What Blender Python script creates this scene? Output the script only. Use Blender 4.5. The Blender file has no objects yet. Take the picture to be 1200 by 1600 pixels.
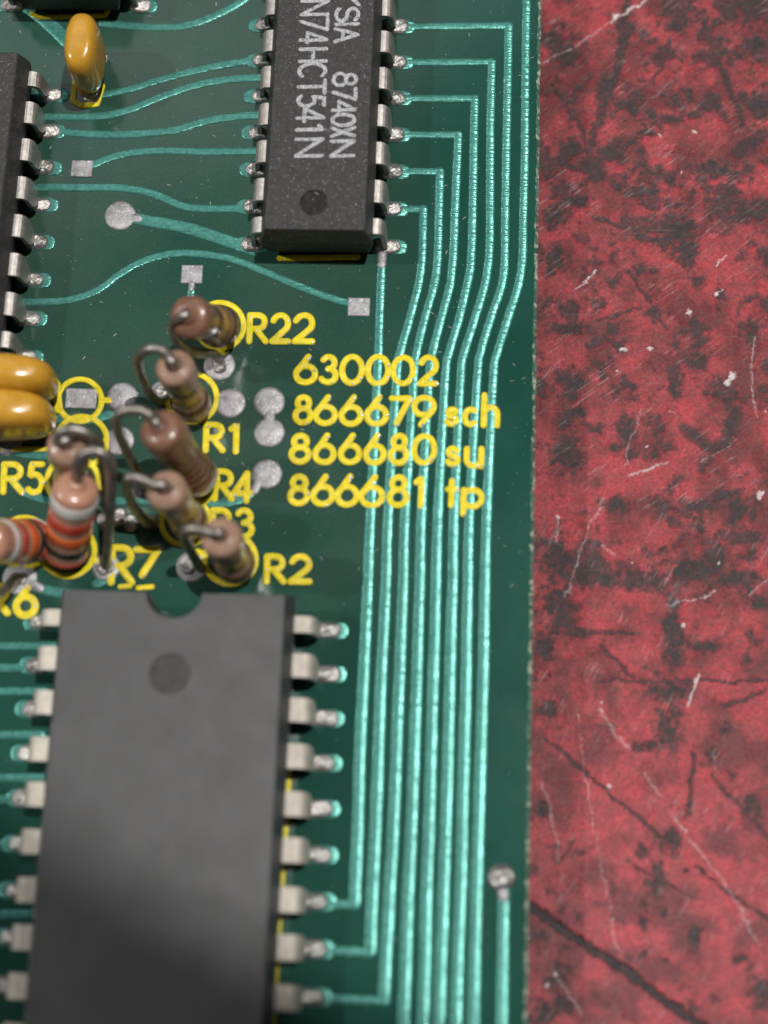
import bpy, bmesh, math, random
import numpy as np
from mathutils import Vector, Matrix

# ------------------------------------------------------------------ scale and camera
S = 0.1                                   # 1 blender unit = 1 cm; all builders below work in millimetres
sc = bpy.context.scene
sc.unit_settings.system = 'METRIC'
sc.unit_settings.scale_length = 0.01
random.seed(7); rng = np.random.default_rng(7)

F, TILT, YAW, ROLL, DIST = 2557.9, 0.2633, -0.0497, -0.0369, 96.25   # solved from the 2.54 mm pin pitch
fw = np.array([math.sin(YAW), math.sin(TILT)*math.cos(YAW), -math.cos(TILT)*math.cos(YAW)])
CAM = -fw*DIST
_u = np.array([math.sin(ROLL), math.cos(ROLL), 0.])
rt = np.cross(fw, _u); rt /= np.linalg.norm(rt); up = np.cross(rt, fw)

def ray(px, py):
    d = fw + rt*((px-600)/F) - up*((py-800)/F)
    return d/np.linalg.norm(d)
def P(px, py, z=0.0):                     # photo pixel -> point in mm on the plane at height z
    d = ray(px, py); t = (z-CAM[2])/d[2]
    return CAM + d*t
def pix(X, Y, Z):                         # mm -> photo pixel (arrays)
    dx, dy, dz = X-CAM[0], Y-CAM[1], Z-CAM[2]
    zz = dx*fw[0]+dy*fw[1]+dz*fw[2]
    return (600+F*(dx*rt[0]+dy*rt[1]+dz*rt[2])/zz, 800-F*(dx*up[0]+dy*up[1]+dz*up[2])/zz)

cam_d = bpy.data.cameras.new('camera'); cam = bpy.data.objects.new('camera', cam_d)
sc.collection.objects.link(cam); sc.camera = cam
cam_d.sensor_fit = 'VERTICAL'; cam_d.sensor_height = 36; cam_d.sensor_width = 27
cam_d.lens = 36*F/1600
cam_d.clip_start = 0.1; cam_d.clip_end = 1000
M = Matrix(((rt[0], up[0], -fw[0], CAM[0]*S), (rt[1], up[1], -fw[1], CAM[1]*S), (rt[2], up[2], -fw[2], CAM[2]*S), (0, 0, 0, 1)))
cam.matrix_world = M
cam_d.dof.use_dof = True
cam_d.dof.focus_distance = float(np.dot(P(700, 350, -1.2)-CAM, fw))*S
cam_d.dof.aperture_fstop = cam_d.lens*1e-3/(2*0.15)      # lens opening 3 mm across

# ------------------------------------------------------------------ light
w = bpy.data.worlds.new('World'); sc.world = w; w.use_nodes = True
w.node_tree.nodes['Background'].inputs[0].default_value = (0.93, 0.96, 1.0, 1)
w.node_tree.nodes['Background'].inputs[1].default_value = 0.05
def aim(o, target):
    o.rotation_euler = (Vector(target)-o.location).to_track_quat('-Z', 'Y').to_euler()
def lamp(name, kind, loc, target, energy, color, **kw):
    l = bpy.data.lights.new(name, kind); l.energy = energy; l.color = color
    for k, v in kw.items(): setattr(l, k, v)
    o = bpy.data.objects.new(name, l); sc.collection.objects.link(o)
    o.location = loc; aim(o, target); return o
d1 = Vector((-0.68, 0.06, 0.73)).normalized()
lamp('lamp_side', 'AREA', d1*150, (0, 0, 0), 80000, (1.0, 0.97, 0.93), shape='DISK', size=5)
d2 = Vector((0.25, 0.11, 0.96)).normalized()
edge = P(262, 1402, 4.0); cen = P(1330, -330, 0)*S  # beam cut off along this edge to imitate an unseen phone's shadow
sp_loc = Vector(P(600, 800))*S + d2*150
ca = (Vector(edge)*S - sp_loc).angle(Vector(cen)-sp_loc)
lamp('lamp_overhead', 'SPOT', sp_loc, cen, 900000, (1.0, 0.975, 0.94), shadow_soft_size=0.28, spot_size=2*ca*1.012, spot_blend=0.03)
d3 = Vector((-0.30, 0.60, 0.74)).normalized()
lamp('ceiling_bounce_fill', 'AREA', d3*130, (0, 0, 0), 14000, (0.93, 0.97, 1.0), shape='RECTANGLE', size=80, size_y=60)  # added fill for ceiling bounce, placed to reflect as haze on the board

sc.view_settings.view_transform = 'Standard'; sc.view_settings.look = 'None'
sc.view_settings.exposure = 0.0; sc.view_settings.gamma = 1.0
sc.cycles.use_denoising = True
sc.cycles.max_bounces = 6

# ------------------------------------------------------------------ materials
def nodes(m):
    m.use_nodes = True
    return m.node_tree, m.node_tree.nodes['Principled BSDF']
def add(nt, typ, **kw):
    n = nt.nodes.new(typ)
    for k, v in kw.items(): setattr(n, k, v)
    return n
def noise(nt, scale, detail=3, rough=0.55, stretch=None):
    g = add(nt, 'ShaderNodeNewGeometry')
    n = add(nt, 'ShaderNodeTexNoise'); n.inputs['Scale'].default_value = scale
    n.inputs['Detail'].default_value = detail; n.inputs['Roughness'].default_value = rough
    src = g.outputs['Position']
    if stretch:
        mp = add(nt, 'ShaderNodeMapping'); mp.inputs['Scale'].default_value = stretch[0]; mp.inputs['Rotation'].default_value = stretch[1]
        nt.links.new(src, mp.inputs['Vector']); src = mp.outputs[0]
    nt.links.new(src, n.inputs['Vector']); return n.outputs['Fac']
def ramp(nt, fac, stops):
    r = add(nt, 'ShaderNodeValToRGB'); e = r.color_ramp.elements
    e[0].position, e[0].color = stops[0][0], (*stops[0][1], 1)
    e[1].position, e[1].color = stops[-1][0], (*stops[-1][1], 1)
    for p, c in stops[1:-1]:
        q = e.new(p); q.color = (*c, 1)
    nt.links.new(fac, r.inputs[0]); return r.outputs[0]
def mixc(nt, fac, a, b, blend='MIX'):
    m = add(nt, 'ShaderNodeMix', data_type='RGBA', blend_type=blend)
    for s, v in ((0, fac), (6, a), (7, b)):
        if isinstance(v, bpy.types.NodeSocket): nt.links.new(v, m.inputs[s])
        elif s == 0: m.inputs[0].default_value = v
        else: m.inputs[s].default_value = (*v, 1)
    return m.outputs[2]
def bump(nt, b, height, strength, dist):
    n = add(nt, 'ShaderNodeBump'); n.inputs['Strength'].default_value = strength; n.inputs['Distance'].default_value = dist
    nt.links.new(height, n.inputs['Height']); nt.links.new(n.outputs[0], b.inputs['Normal']); return n
MATS = {}
def mat(name, col, rough=0.5, metal=0.0, var=0.25, vscale=30, bscale=60, bstr=0.3, bdist=0.002, coat=0.0, spec=0.5, rvar=0.12, speck=None):
    if name in MATS: return MATS[name]
    m = bpy.data.materials.new(name); nt, b = nodes(m)
    lo = tuple(max(0, c*(1-var)) for c in col); hi = tuple(min(1, c*(1+var)) for c in col)
    c = ramp(nt, noise(nt, vscale, 4), [(0.3, lo), (0.7, hi)])
    if speck:
        sc_, th, scol = speck
        f = ramp(nt, noise(nt, sc_, 2), [(th, (0, 0, 0)), (th+0.05, (1, 1, 1))])
        c = mixc(nt, f, c, scol)
    nt.links.new(c, b.inputs['Base Color'])
    r = add(nt, 'ShaderNodeMapRange'); r.inputs[3].default_value = max(0.02, rough-rvar); r.inputs[4].default_value = min(1, rough+rvar)
    nt.links.new(noise(nt, vscale*1.7, 3), r.inputs[0]); nt.links.new(r.outputs[0], b.inputs['Roughness'])
    b.inputs['Metallic'].default_value = metal; b.inputs['Specular IOR Level'].default_value = spec
    if coat: b.inputs['Coat Weight'].default_value = coat; b.inputs['Coat Roughness'].default_value = 0.12
    bump(nt, b, noise(nt, bscale, 4, 0.65), bstr, bdist)
    MATS[name] = m; return m

# solder mask green with dust film and hairline scratches
m = bpy.data.materials.new('solder_mask_green'); nt, b = nodes(m); MATS['mask'] = m
c0 = ramp(nt, noise(nt, 1.6, 3), [(0.32, (0.006, 0.050, 0.036)), (0.68, (0.011, 0.068, 0.049))])
dust = ramp(nt, noise(nt, 0.9, 6, 0.62), [(0.36, (0.03, 0.03, 0.03)), (0.70, (0.34, 0.34, 0.34))])
g = add(nt, 'ShaderNodeNewGeometry'); sx = add(nt, 'ShaderNodeSeparateXYZ'); nt.links.new(g.outputs['Position'], sx.inputs[0])
def band(sock, a, z, lo, hi):
    n = add(nt, 'ShaderNodeMapRange', interpolation_type='SMOOTHSTEP'); n.inputs[1].default_value = a; n.inputs[2].default_value = z
    n.inputs[3].default_value = lo; n.inputs[4].default_value = hi; nt.links.new(sock, n.inputs[0]); return n.outputs[0]
mk = add(nt, 'ShaderNodeMath', operation='MULTIPLY'); nt.links.new(band(sx.outputs[0], -0.35, 0.45, 1.0, 0.12), mk.inputs[0]); nt.links.new(band(sx.outputs[1], -1.2, 0.2, 0.3, 1.0), mk.inputs[1])
dust = mixc(nt, 1.0, dust, mk.outputs[0], 'MULTIPLY')
c1 = mixc(nt, dust, c0, (0.085, 0.082, 0.062))
fine = ramp(nt, noise(nt, 120, 3, 0.75), [(0.52, (0, 0, 0)), (0.74, (0.42, 0.42, 0.42))])
fine = mixc(nt, 1.0, fine, mk.outputs[0], 'MULTIPLY')
c2 = mixc(nt, fine, c1, (0.16, 0.16, 0.12))
hair = ramp(nt, noise(nt, 16, 4, 0.6, ((0.16, 3.2, 1), (0, 0, 0.9))), [(0.66, (0, 0, 0)), (0.74, (0.35, 0.35, 0.35))])
hair = mixc(nt, 1.0, hair, mk.outputs[0], 'MULTIPLY')
c3 = mixc(nt, hair, c2, (0.10, 0.11, 0.085))
nt.links.new(c3, b.inputs['Base Color'])
r = add(nt, 'ShaderNodeMapRange'); r.inputs[3].default_value = 0.07; r.inputs[4].default_value = 0.17
nt.links.new(noise(nt, 2.2, 5, 0.65), r.inputs[0]); nt.links.new(r.outputs[0], b.inputs['Roughness'])
bump(nt, b, noise(nt, 40, 5, 0.6), 0.10, 0.004)

# traces: solder mask over tinned copper
def trace_mat(name, lo, hi, rough):
    m = bpy.data.materials.new(name); nt, b = nodes(m)
    c = ramp(nt, noise(nt, 42, 4, 0.65), [(0.30, lo), (0.72, hi)])
    d = ramp(nt, noise(nt, 1.1, 5), [(0.45, (0, 0, 0)), (0.75, (0.35, 0.35, 0.35))])
    c = mixc(nt, d, c, tuple(x*0.62+0.03 for x in lo))
    s = ramp(nt, noise(nt, 130, 2), [(0.66, (0, 0, 0)), (0.74, (0.55, 0.55, 0.55))])
    c = mixc(nt, s, c, (0.26, 0.46, 0.38))
    nt.links.new(c, b.inputs['Base Color'])
    b.inputs['Metallic'].default_value = 0.5; b.inputs['Roughness'].default_value = rough
    b.inputs['Specular IOR Level'].default_value = 0.25
    b.inputs['Coat Weight'].default_value = 0.13; b.inputs['Coat Roughness'].default_value = 0.17; b.inputs['Coat Tint'].default_value = (0.55, 1.0, 0.85, 1)
    bn = bump(nt, b, noise(nt, 60, 4, 0.6), 0.35, 0.003); nt.links.new(bn.outputs[0], b.inputs['Coat Normal'])
    b2 = add(nt, 'ShaderNodeBump'); b2.inputs['Strength'].default_value = 0.9; b2.inputs['Distance'].default_value = 0.007
    nt.links.new(noise(nt, 34, 3, 0.6, ((0.06, 1.7, 0.06), (0, 0, 0.03))), b2.inputs['Height']); nt.links.new(b2.outputs[0], bn.inputs['Normal'])
    MATS[name] = m
trace_mat('trace_teal', (0.052, 0.205, 0.178), (0.125, 0.375, 0.325), 0.25)

mat('solder', (0.46, 0.44, 0.42), 0.36, 0.85, 0.22, 40, 70, 0.9, 0.007, rvar=0.16)
mat('tinned_pad', (0.31, 0.30, 0.31), 0.55, 0.7, 0.28, 22, 60, 0.6, 0.005, speck=(70, 0.64, (0.62, 0.62, 0.64)))
mat('pin_metal', (0.46, 0.43, 0.40), 0.50, 0.9, 0.22, 30, 80, 0.5, 0.004, rvar=0.14)
mat('pin_metal_pale', (0.50, 0.46, 0.40), 0.66, 0.5, 0.12, 24, 70, 0.35, 0.004)
mat('lead_wire', (0.33, 0.30, 0.27), 0.42, 0.9, 0.35, 18, 50, 0.5, 0.005, rvar=0.16)
mat('silk_yellow', (0.70, 0.575, 0.004), 0.15, 0.0, 0.14, 28, 34, 1.0, 0.012, rvar=0.06, spec=0.45)
mat('chip_epoxy', (0.036, 0.034, 0.034), 0.50, 0.0, 0.3, 30, 110, 1.0, 0.006, spec=0.36, speck=(95, 0.645, (0.24, 0.235, 0.23)))
mat('chip_epoxy_smooth', (0.034, 0.034, 0.036), 0.46, 0.0, 0.25, 4, 100, 0.6, 0.004, spec=0.56, speck=(150, 0.70, (0.10, 0.10, 0.105)))
mat('chip_dimple', (0.036, 0.033, 0.030), 0.55, 0.0, 0.3, 20, 90, 0.8, 0.005, spec=0.36, speck=(95, 0.66, (0.12, 0.11, 0.10)))
mat('chip_print', (0.36, 0.36, 0.38), 0.6, 0.0, 0.45, 75, 120, 0.6, 0.003, speck=(85, 0.58, (0.10, 0.10, 0.105)))
mat('cap_dip', (0.49, 0.255, 0.024), 0.24, 0.0, 0.12, 14, 40, 0.25, 0.006, coat=0.4, speck=(45, 0.70, (0.22, 0.09, 0.012)))
mat('cap_dip_dirty', (0.16, 0.075, 0.018), 0.4, 0.0, 0.3, 20, 40, 0.3, 0.006)
mat('body_tan', (0.300, 0.185, 0.132), 0.30, 0.0, 0.16, 12, 35, 0.4, 0.008, coat=0.3)
mat('body_brown', (0.185, 0.092, 0.060), 0.28, 0.0, 0.20, 12, 35, 0.4, 0.008, coat=0.3)
mat('body_salmon', (0.40, 0.205, 0.135), 0.26, 0.0, 0.10, 10, 35, 0.3, 0.006, coat=0.4)
mat('band_white', (0.64, 0.62, 0.60), 0.3, 0.0, 0.08, 12, 35, 0.3, 0.006)
mat('band_red', (0.44, 0.045, 0.030), 0.3, 0.0, 0.12, 12, 35, 0.3, 0.006)
mat('band_orange', (0.62, 0.115, 0.030), 0.3, 0.0, 0.12, 12, 35, 0.3, 0.006)
mat('band_black', (0.022, 0.019, 0.018), 0.3, 0.0, 0.2, 12, 35, 0.3, 0.006)
mat('band_gold', (0.42, 0.27, 0.07), 0.3, 0.35, 0.2, 16, 35, 0.3, 0.006)
mat('band_brown', (0.085, 0.038, 0.020), 0.3, 0.0, 0.2, 16, 35, 0.3, 0.006)
mat('band_silver', (0.62, 0.62, 0.62), 0.3, 0.8, 0.1, 16, 35, 0.3, 0.006)
mat('board_edge', (0.050, 0.115, 0.080), 0.6, 0.0, 0.55, 14, 40, 0.9, 0.012, speck=(26, 0.55, (0.30, 0.34, 0.26)))
mat('glint_bead', (0.85, 0.84, 0.78), 0.18, 0.75, 0.05, 20, 40, 0.1, 0.002)  # bright metal that stands in for highlights on the yellow ink
mat('chip_dimple_dark', (0.020, 0.017, 0.014), 0.7, 0.0, 0.4, 20, 90, 0.8, 0.005, spec=0.2, speck=(95, 0.66, (0.10, 0.09, 0.08)))
mat('dust', (0.55, 0.53, 0.46), 0.7, 0.0, 0.2, 20, 40, 0.1, 0.002)

# ------------------------------------------------------------------ builders
def tag(o, label=None, cat=None, group=None, kind=None):
    for k, v in (('label', label), ('category', cat), ('group', group), ('kind', kind)):
        if v: o[k] = v
    return o
def empty(name, loc, label, cat, group=None):
    o = bpy.data.objects.new(name, None); sc.collection.objects.link(o)
    o.location = [c*S for c in loc]; o.empty_display_size = 0.1
    return tag(o, label, cat, group)
def mesh(name, verts, faces, smooth=True):
    me = bpy.data.meshes.new(name)
    me.from_pydata([tuple(float(c)*S for c in v) for v in verts], [], faces); me.update()
    if smooth: me.polygons.foreach_set('use_smooth', [True]*len(me.polygons))
    return me
def root_loc(p):
    q = Vector((0, 0, 0))
    while p is not None: q = q+p.location; p = p.parent
    return q
def put(name, me, mat_name, parent=None, loc=None):
    o = bpy.data.objects.new(name, me); sc.collection.objects.link(o)
    if mat_name and not me.materials: me.materials.append(MATS[mat_name])
    o.parent = parent
    o.location = (Vector([c*S for c in loc]) if loc is not None else Vector((0, 0, 0)))-root_loc(parent)
    return o
def part(name, verts, faces, mat_name, parent=None, smooth=True):   # vertices given in world mm
    return put(name, mesh(name, verts, faces, smooth), mat_name, parent)
def loft(rings, closed_ring=True, cap0=True, cap1=True):
    V = [v for r_ in rings for v in r_]; n = len(rings[0]); Fc = []
    for i in range(len(rings)-1):
        for j in range(n if closed_ring else n-1):
            k = (j+1) % n
            Fc.append((i*n+j, i*n+k, (i+1)*n+k, (i+1)*n+j))
    if cap0: Fc.append(tuple(range(n-1, -1, -1)))
    if cap1: Fc.append(tuple(range((len(rings)-1)*n, len(rings)*n)))
    return V, Fc
def merge(*vf):
    V, Fc = [], []
    for v, f in vf:
        o = len(V); V += list(v); Fc += [tuple(i+o for i in q) for q in f]
    return V, Fc
def catmull(pts, n=8):
    p = [np.array(q, float) for q in pts]; p = [2*p[0]-p[1]]+p+[2*p[-1]-p[-2]]; out = []
    for i in range(1, len(p)-2):
        for k in range(n):
            t = k/n
            out.append(0.5*((2*p[i])+(-p[i-1]+p[i+1])*t+(2*p[i-1]-5*p[i]+4*p[i+1]-p[i+2])*t*t+(-p[i-1]+3*p[i]-3*p[i+1]+p[i+2])*t**3))
    out.append(p[-2]); return out
def resample(pts, step):
    p = np.array(pts, float); d = np.r_[0, np.cumsum(np.linalg.norm(np.diff(p, axis=0), axis=1))]
    n = max(2, int(round(d[-1]/step))+1); t = np.linspace(0, d[-1], n)
    return np.stack([np.interp(t, d, p[:, i]) for i in range(p.shape[1])], 1)
def ribbon(pts, width, h, base=0.0, skirt=0.0, closed=False, jitter=0.0, round_ends=True, segs=6, wscale=None):
    """A low rounded bead along a path on the board plane (pts are xy in mm)."""
    p = np.array([q[:2] for q in pts], float); n = len(p)
    if closed: t = np.roll(p, -1, 0)-np.roll(p, 1, 0)
    else: t = np.gradient(p, axis=0)
    t /= np.maximum(np.linalg.norm(t, axis=1), 1e-9)[:, None]
    nn = np.stack([-t[:, 1], t[:, 0]], 1); secs = []
    def sec(c, nv, s, dz=1.0):
        row = []
        if skirt: row.append((c[0]+nv[0]*width/2*s, c[1]+nv[1]*width/2*s, base-0.01))
        for k in range(segs+1):
            a = math.pi*k/segs; off = math.cos(a)*width/2*s
            row.append((c[0]+nv[0]*off, c[1]+nv[1]*off, base+skirt+h*math.sin(a)**0.8*dz))
        if skirt: row.append((c[0]-nv[0]*width/2*s, c[1]-nv[1]*width/2*s, base-0.01))
        return row
    if round_ends and not closed:
        for a in (80, 55, 28): secs.append(sec(p[0]-t[0]*width/2*math.sin(math.radians(a)), nn[0], math.cos(math.radians(a)), math.cos(math.radians(a))))
    ja, jb = 0.0, 0.0
    for i in range(n):
        ja = 0.7*ja+random.uniform(-1, 1)*jitter; jb = 0.7*jb+random.uniform(-1, 1)*jitter*0.4
        secs.append(sec(p[i]+nn[i]*jb*width, nn[i], (1+ja)*(wscale(p[i]) if wscale else 1)))
    if round_ends and not closed:
        for a in (28, 55, 80): secs.append(sec(p[-1]+t[-1]*width/2*math.sin(math.radians(a)), nn[-1], math.cos(math.radians(a)), math.cos(math.radians(a))))
    V = [v for s_ in secs for v in s_]; m_ = len(secs[0]); Fc = []
    for i in range(len(secs)-(0 if closed else 1)):
        k = (i+1) % len(secs)
        for j in range(m_-1): Fc.append((i*m_+j+1, i*m_+j, k*m_+j, k*m_+j+1))
    if not closed:
        Fc.append(tuple(range(m_))); Fc.append(tuple(range(len(V)-1, len(V)-m_-1, -1)))
    return V, Fc
def tube(pts, rad, n=10, caps=True):
    p = [np.array(q, float) for q in pts]; rings = []
    ref = np.array([0.31, 0.17, 0.93])
    for i in range(len(p)):
        t = p[min(i+1, len(p)-1)]-p[max(i-1, 0)]; t /= np.linalg.norm(t)
        if i == 0: u_ = np.cross(t, ref)
        else: u_ = u_-t*np.dot(u_, t)
        u_ /= np.linalg.norm(u_); v_ = np.cross(t, u_)
        r_ = rad[i] if hasattr(rad, '__len__') else rad
        rings.append([p[i]+(u_*math.cos(2*math.pi*k/n)+v_*math.sin(2*math.pi*k/n))*r_ for k in range(n)])
    return loft(rings, True, caps, caps)
def lathe(B, A, prof, n=28):
    A = np.array(A, float); A /= np.linalg.norm(A); ref = np.array([0, 1., 0.]) if abs(A[1]) < 0.9 else np.array([1., 0, 0])
    u_ = np.cross(A, ref); u_ /= np.linalg.norm(u_); v_ = np.cross(A, u_)
    return loft([[np.array(B)+A*z+(u_*math.cos(2*math.pi*k/n)+v_*math.sin(2*math.pi*k/n))*r_ for k in range(n)] for z, r_ in prof])
def dome(rx, ry, h, n=24, rings=6, rough=0.0, lip=0.0):
    """Flattened bead, local coordinates, base on z=0."""
    V, Fc = [], []
    for i in range(rings):
        a = i/rings*math.pi/2
        for k in range(n):
            q = 2*math.pi*k/n; j = 1+random.uniform(-rough, rough)
            V.append((rx*math.cos(a)*math.cos(q)*j, ry*math.cos(a)*math.sin(q)*j, lip*(i > 0)+h*math.sin(a)*(1+random.uniform(-rough, rough)*2)))
    V.append((0, 0, h+lip))
    for i in range(rings-1):
        for k in range(n): Fc.append((i*n+k, i*n+(k+1) % n, (i+1)*n+(k+1) % n, (i+1)*n+k))
    for k in range(n): Fc.append(((rings-1)*n+k, (rings-1)*n+(k+1) % n, rings*n))
    return V, Fc

# ------------------------------------------------------------------ bench top (red, scuffed)
BZ = -3.7
def hashn(ix, iy, seed):
    h = (ix.astype(np.int64)*374761393+iy.astype(np.int64)*668265263+seed*974634777) & 0xffffffff
    h = ((h ^ (h >> 13))*1274126177) & 0xffffffff
    return ((h ^ (h >> 16)) & 0xffff)/65535.0
def vnoise(x, y, seed):
    ix, iy = np.floor(x), np.floor(y); fx, fy = x-ix, y-iy
    fx = fx*fx*(3-2*fx); fy = fy*fy*(3-2*fy)
    a = hashn(ix, iy, seed); b_ = hashn(ix+1, iy, seed); c = hashn(ix, iy+1, seed); d = hashn(ix+1, iy+1, seed)
    return (a*(1-fx)+b_*fx)*(1-fy)+(c*(1-fx)+d*fx)*fy
def fbm(x, y, seed, o=5, g=0.55):
    s, a, t = 0, 1, 0
    for i in range(o):
        s = s+a*vnoise(x*2**i, y*2**i, seed+i*17); t += a; a *= g
    return s/t
def bench():
    xs = np.r_[np.arange(-120, -50, 4.), np.arange(-50, 5.2, 0.9), np.arange(5.3, 29, 0.066), np.arange(29.1, 62, 0.3), np.arange(63, 170, 4.)]
    ys = np.r_[np.arange(-150, -68, 4.), np.arange(-67, -37, 0.3), np.arange(-36.9, 42, 0.066), np.arange(42.2, 80, 0.3), np.arange(81, 190, 4.)]
    X, Y = np.meshgrid(xs, ys); x, y = X.ravel(), Y.ravel()
    px, py = pix(x, y, np.full_like(x, BZ))
    wx = px+7*(fbm(x*1.3, y*1.3, 3)-0.5)*2+3*(fbm(x*6, y*6, 5)-0.5)*2
    wy = py+7*(fbm(x*1.3, y*1.3, 9)-0.5)*2+3*(fbm(x*6, y*6, 11)-0.5)*2
    edge_n = fbm(x*3.2, y*3.2, 21)-0.5
    dark = np.zeros_like(x); lite = np.zeros_like(x); groove = np.zeros_like(x)
    def seg(pts, wd):
        best = np.full_like(x, 1e9)
        for (ax, ay), (bx, by) in zip(pts[:-1], pts[1:]):
            vx, vy = bx-ax, by-ay; L = vx*vx+vy*vy
            t = np.clip(((wx-ax)*vx+(wy-ay)*vy)/L, 0, 1)
            best = np.minimum(best, np.hypot(wx-ax-t*vx, wy-ay-t*vy))
        return best/wd
    blobs = [(866,66,12,22),(1188,70,26,18),(1188,165,22,22),(1120,265,46,15),(1160,150,12,10),(1040,185,30,9),(1015,205,16,7),(1050,360,34,26),(1072,395,22,24),(1000,300,30,9),(968,285,14,10),
      (900,312,20,14),(868,338,18,22),(866,405,24,22),(1002,422,22,8),(1124,465,8,20),(1023,493,6,9),(1087,500,7,8),(885,513,34,11),(890,597,24,30),(908,640,11,10),(881,712,26,30),(969,542,13,12),(1057,600,11,26),
      (979,672,15,24),(1098,560,10,5),(962,790,15,14),(1087,790,28,12),(1151,800,16,24),(1140,770,20,7),(868,868,26,40),(930,900,50,22),(1000,905,60,20),(1080,890,40,22),(1053,985,16,60),(1050,1080,34,18),(1043,1143,22,38),
      (1016,1165,24,9),(1050,1312,16,22),(1004,1330,11,9),(1175,1249,12,9),(1134,1141,10,8),(1085,1462,13,24),(850,1583,22,22),(844,1266,12,14),(1072,1360,6,6),(1040,1425,9,7),(1003,1440,6,16),(1188,1552,22,24),(1040,1500,6,6),
      (1155,1500,14,8),(1005,1490,7,6),(856,1110,18,12),(850,1010,14,20),(905,990,18,10),(870,940,30,26),(1150,905,40,14),(1180,330,30,14),(1090,440,12,9),(1060,40,34,9),(1146,22,10,6),(1180,945,18,12),(1100,1010,30,10)]
    for bx, by, rx, ry in blobs:
        q = np.hypot((wx-bx)/rx, (wy-by)/ry)+edge_n*1.9
        dark = np.maximum(dark, np.clip(1.30-q, 0, 0.75)/0.75*0.93)
    veins = [([(982,0),(975,50),(962,111),(945,162),(925,216),(921,277)],6),([(950,130),(940,175)],11),([(1097,30),(1118,80),(1134,125),(1158,189)],5),([(860,130),(905,195),(921,250)],3),([(851,245),(890,262),(930,255),(975,235)],4),
      ([(1050,60),(1040,90),(1020,130)],2.5),([(989,364),(1036,385)],7),([(930,340),(975,356)],4),([(1151,236),(1198,205)],9),([(1125,300),(1110,340)],3),([(1070,672),(1104,699),(1137,689),(1151,645)],9),([(932,1066),(1200,1064)],2.2),
      ([(935,1013),(965,1035),(989,1057)],3),([(854,1155),(915,1208),(1016,1293),(1057,1323)],3),([(1083,1178),(1077,1262)],3.2),([(980,1345),(1030,1375),(1080,1400)],2),([(1087,1354),(1137,1395),(1200,1437)],2.6),([(860,985),(990,990)],3),
      ([(985,425),(1010,465),(1040,515)],2.4),([(900,1310),(870,1350)],2),([(1020,782),(1060,800),(1100,815)],3),([(1130,1105),(1190,1080)],3),([(1110,1210),(1200,1310)],2),([(935,500),(1000,480)],2)]
    for pts, wd in veins:
        dark = np.maximum(dark, np.clip(1.5-seg(pts, wd)-edge_n*1.6, 0, 0.8)/0.8*0.85)
    d = seg([(826,1415),(884,1455),(935,1489),(989,1526),(1036,1560),(1100,1606),(1180,1660)], 6.5)
    dark = np.maximum(dark, np.clip(1.45-d-edge_n, 0, 0.6)/0.6); groove += np.clip(1.4-d, 0, 1)
    # general grime, driven by noise, denser in the upper part
    g1 = fbm(x*0.55+3, y*0.55, 31, 6, 0.6); g2 = fbm(x*1.6, y*1.6+7, 37, 5, 0.62)
    dens = np.clip((760-py)/1500, -0.25, 0.35)+0.18*np.exp(-((py-900)/150)**2)
    dark = np.maximum(dark, np.clip((g1*0.62+g2*0.38+dens*0.16-0.552)*9, 0, 0.85))
    # light scratches
    sl = [([(1020,-8),(1009,0),(962,30)],2.2,1.0),([(962,30),(905,68),(851,98)],1.6,0.5),([(932,425),(898,454)],2,1.0),([(1134,402),(1117,416)],1.8,0.9),([(1128,452),(1116,460)],1.8,0.9),([(1178,530),(1171,580),(1185,648)],1.8,0.45),
      ([(986,743),(1043,722)],2.6,0.55),([(1002,641),(975,726)],1.8,0.3),([(945,780),(911,847),(884,935)],2.6,0.35),([(1045,948),(1110,926)],1.6,0.55),([(1009,1208),(1036,1246)],2.2,0.4),([(1053,1272),(1072,1298)],2.6,0.6),
      ([(1080,1312),(1104,1343),(1137,1391),(1162,1425)],2.0,0.5),([(1158,1430),(1190,1478)],2.2,0.45),([(901,1104),(911,1208),(948,1397),(965,1489)],1.3,0.4),([(847,1222),(867,1296),(871,1347)],2.6,0.35),([(938,1110),(982,1171)],3,0.35),
      ([(868,1519),(885,1550),(911,1587)],1.8,0.5),([(1090,1056),(1085,1082),(1077,1104)],3,0.85),([(1115,1175),(1118,1205)],1.2,0.35),([(870,812),(868,845)],2.6,0.5),([(1170,930),(1200,905)],1.4,0.4),([(880,560),(835,600)],1.3,0.3),
      ([(1150,690),(1098,720)],1.3,0.35),([(1045,640),(1055,655)],1.2,0.4),([(1060,120),(1000,170)],1.2,0.25),([(940,850),(962,870)],1.5,0.4)]
    for pts, wd, s in sl:
        lite = np.maximum(lite, s*np.clip(1.5-seg(pts, wd*0.62), 0, 1)*np.clip(-0.15+1.7*fbm(x*5, y*5, 61), 0, 1))
    for bx, by, r_ in [(962,27,3.5),(1077,488,4.5),(1015,545,3.5),(975,544,4),(1134,598,5),(1141,588,5),(1115,923,2.4),(871,809,2.4),(1187,772,4),(1184,780,3),(952,1228,2.6),(869,1522,2.6),(1088,1063,3),(1063,272,1.6),(1084,203,1.8),(1030,208,2),(856,1538,2),(940,1096,2),(1195,640,2),(889,1556,2),(1069,975,3),(965,580,1.5),(1010,700,1.5),(1048,1230,1.3),(990,880,1.4),(1120,880,1.4)]:
        lite = np.maximum(lite, np.clip(1.35-np.hypot(wx-bx, wy-by)/r_-edge_n*2.2, 0, 0.5)/0.5*0.8)
    # fine brushed scuffs: direction turns from diagonal (top) to steep (bottom)
    th = np.radians(np.where(py < 800, 35, 62)); ux = px*np.cos(th)-py*np.sin(th); uy = px*np.sin(th)+py*np.cos(th)
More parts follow.
